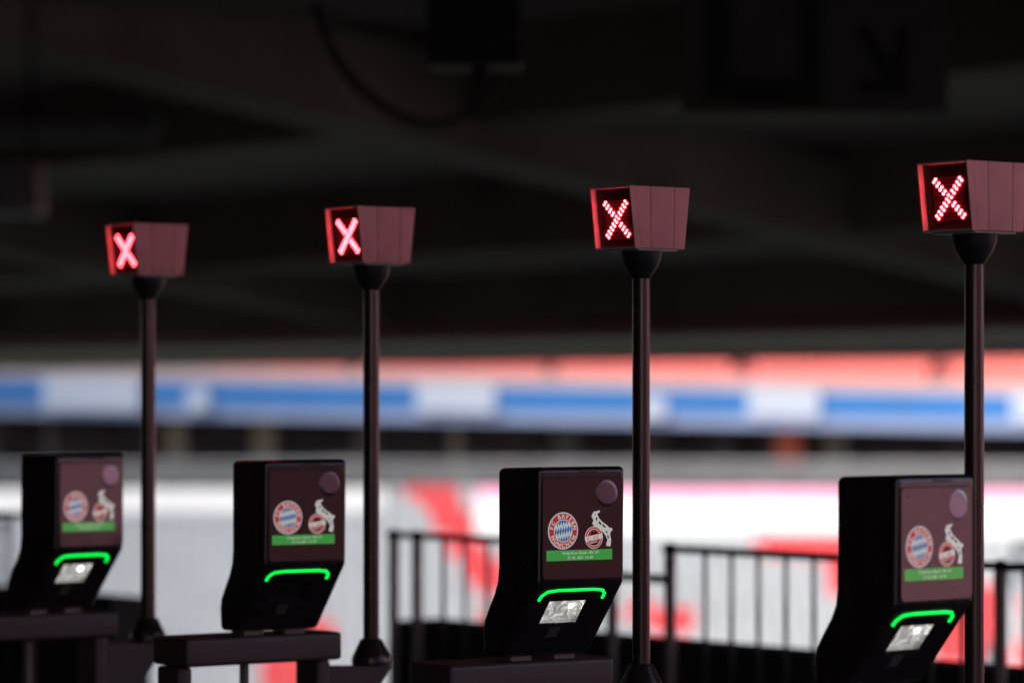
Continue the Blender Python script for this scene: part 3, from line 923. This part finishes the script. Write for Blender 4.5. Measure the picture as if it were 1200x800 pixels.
# small differences in how each reader was fitted: turn about the vertical
TURN = [R(9.0), R(-2.0), R(-2.0), R(6.5)]
for i, (x, state) in enumerate(LANES):
    t = thing('turnstile', (x, 0, 0), T_LAB[i], 'turnstile', 'turnstiles in a row')
    link('top_beam', me_beam, 'frame', t)
    for y in (-0.532, -0.155):
        o = link('leg', me_leg, 'frame', t); o.location = (-0.015, y, 0)
        g = link('foot_plate', me_foot, 'frame', o)
    o = link('centre_post', me_core, 'post', t); o.location = (-0.03, -0.335, 0)
    link('pole_bracket', me_bracket, 'frame', t)

    s = thing('signal_post', (x, 0, 0.927), S_LAB[i], 'signal lamp', 'red X lane signals')
    def part(name, me, m, par, zoff=-0.927):
        o_ = link(name, me, m, par)
        o_.location.z = zoff if par is s else 0
        return o_
    part('base_cone', me_cone, 'pole', s); part('pole', me_pole, 'pole', s); part('socket', me_socket, 'lamp_dark', s)
    for me in me_seg: part('lamp_shell', me, 'lamp', s)
    part('bottom_plate', me_plate, 'plate', s)
    part('hood', me_hood, 'hood', s)
    part('hood_cheek', me_cheek, 'lamp', s)
    fm = part('face_mask', me_mask, 'lamp_dark', s)
    part('led_board', me_board, 'led_board', fm)
    tag(part('led_cross', me_led, 'led', fm), kind='stuff')
    tag(part('idle_leds', me_led_off, 'led_off', fm), kind='stuff')

    piv = Vector((0.04, -0.31, 0))
    r_ = thing('ticket_reader', (x + piv.x, piv.y, 1.03), R_LAB[i], 'ticket reader', 'ticket readers on the turnstiles')
    r_.rotation_euler.z = TURN[i]
    off = (-piv.x, -piv.y, -1.03)
    def rpart(name, me, m, par):
        o_ = link(name, me, m, par)
        if par is r_: o_.location = off
        return o_
    rpart('housing', me_house, 'housing', r_)
    rpart('gasket', me_gasket, 'bezel', r_)
    scr = rpart('screen', me_screen, 'glass', r_)
    rpart('round_crest', me_crest, None, scr)
    rpart('goat_crest', me_goat, None, scr)
    rpart('green_strip', me_strip, None, scr)
    rpart('sensor_lens', me_lens, 'lens', r_)
    rpart('light_sensor', me_dot, 'sticker', scr)
    rpart('status_strip', me_slot, 'slot_red', r_)
    rpart('light_guide', me_guide, 'green_led', r_)
    win = rpart('scanner_window', me_foil if state == 'lit' else me_foil.copy(), None, r_)
    if not win.data.materials: win.data.materials.append(M['scan_glow'])
    if state == 'lit':
        rpart('window_lining', me_lining, 'foil', win)
        rpart('scan_lamp', me_bulb, 'scan_lamp', win)
        rpart('side_lamp', me_bulb2, 'scan_warm', win)
    else:
        win.data.materials.clear(); win.data.materials.append(M['scan_off'])
        rpart('window_lining', me_lining.copy(), None, win).data.materials.clear()
        win.children[0].data.materials.append(M['scan_off'])
    rpart('sticker', me_sticker, 'sticker', r_)
    for y in (-0.37, -0.26):
        o = link('mounting_foot', me_rfoot, 'post', r_); o.location = (off[0], off[1] + y, off[2])

# ------------------------------------------------------------------ things hanging from the dark ceiling
def hang_box(name, px0, px1, py0, py1, d, depth, m, label, cat, rods=True, bev=0.02):
    c0 = at(px0, py1, d); c1 = at(px1, py0, d)
    wdt = (px1 - px0) / FPX * d
    hgt = (py1 - py0) / FPX * d
    cen = at((px0 + px1) / 2, py1, d)
    t = thing(name, cen, label, cat)
    t.rotation_euler.z = math.atan2(RGT.y, RGT.x)
    o = link('case', box_mesh('case', (-wdt / 2, -depth / 2, 0), (wdt / 2, depth / 2, hgt), bev), m, t)
    if rods:
        for sx in (-0.35, 0.35):
            bm = bmesh.new()
            tube_between(bm, (sx * wdt, 0, hgt), (sx * wdt, 0, max(hgt + 0.3, 5.7 - cen.z)), 0.015, 8)
            link('hanger_rod', mesh_of(bm, 'hanger_rod'), 'black_paint', t)
    return t
hb = hang_box('hanging_speaker', 502, 612, -60, 80, 13.0, 0.35, 'black_paint', 'large black box hanging from the ceiling with a small mount below', 'speaker')
link('mount', lathe_mesh('mount', [(0, -0.09), (0.02, -0.09), (0.025, -0.03), (0.03, 0.0)], 12), 'black_paint', hb).location = (0.02, 0, 0)
# wayfinding board with arrow
t = hang_box('sign_board', 800, 1110, -80, 132, 15.5, 0.05, 'sign_grey', 'dark hanging sign board with a black arrow and block frame', 'sign', bev=0.004)
def sign_poly(name, pts_, d=15.5):
    bm = bmesh.new()
    px0, px1, py1 = 800, 1110, 132
    cv = lambda px, py: ((px - (px0 + px1) / 2) / FPX * d, (py1 - py) / FPX * d)
    f_ = [bm.verts.new((cv(*p_)[0], -0.029, cv(*p_)[1])) for p_ in pts_]
    g_ = [bm.verts.new((cv(*p_)[0], -0.0255, cv(*p_)[1])) for p_ in pts_]
    bm.faces.new(f_)
    for k in range(len(pts_)):
        bm.faces.new((f_[k], f_[(k + 1) % len(pts_)], g_[(k + 1) % len(pts_)], g_[k]))
    link(name, mesh_of(bm, name), 'black_paint', t)
sign_poly('arrow', [(1003, 36), (1014, 26), (1044, 72), (1050, 30), (1064, 30), (1062, 114), (1004, 110), (1006, 96), (1034, 94)])
sign_poly('block_mark', [(826, -40), (858, -40), (858, 92), (934, 92), (934, -40), (962, -40), (962, 128), (826, 118)])
# duct on the left, small box below it, loop of cable
t = thing('air_duct', at(60, 150, 30), 'long grey metal air duct under the ceiling', 'duct')
t.rotation_euler.z = math.atan2(RGT.y, RGT.x)
bm = bmesh.new()
tube_between(bm, (-11, 0, 0), (0.9, 0, 0), 0.13, 20)
link('tube', mesh_of(bm, 'tube', 40), 'duct_metal', t)
for k in range(6):
    bm = bmesh.new()
    tube_between(bm, (0.6 - k * 2.2, 0, 0), (0.66 - k * 2.2, 0, 0), 0.145, 20)
    link('joint_collar', mesh_of(bm, 'joint_collar', 40), 'duct_metal', t)
    bm = bmesh.new()
    tube_between(bm, (0.63 - k * 2.2, 0, 0.2), (0.63 - k * 2.2, 0, 1.2), 0.012, 6)
    link('hanger_rod', mesh_of(bm, 'hanger_rod'), 'black_paint', t)
hang_box('ceiling_cabinet', -40, 50, 190, 252, 26, 0.5, 'duct_metal', 'small grey cabinet hanging below the air duct', 'cabinet')
cu = bpy.data.curves.new('cable', 'CURVE')
cu.dimensions = '3D'; cu.bevel_depth = 0.022; cu.bevel_resolution = 2
spl = cu.splines.new('NURBS')
cpts = [(372, 10), (385, 55), (410, 95), (455, 132), (500, 150), (545, 142), (575, 115), (590, 70)]
spl.points.add(len(cpts) - 1)
for k, (px, py) in enumerate(cpts):
    spl.points[k].co = (*at(px, py, 14 + 0.25 * k), 1)
spl.use_endpoint_u = True
o = bpy.data.objects.new('cable', cu); COL.objects.link(o)
dg = bpy.context.evaluated_depsgraph_get(); dg.update()
me = bpy.data.meshes.new_from_object(o.evaluated_get(dg)); bpy.data.objects.remove(o)
tag(link('cable', me, 'black_paint'), 'thick black cable sagging in a loop below the ceiling', 'cable')
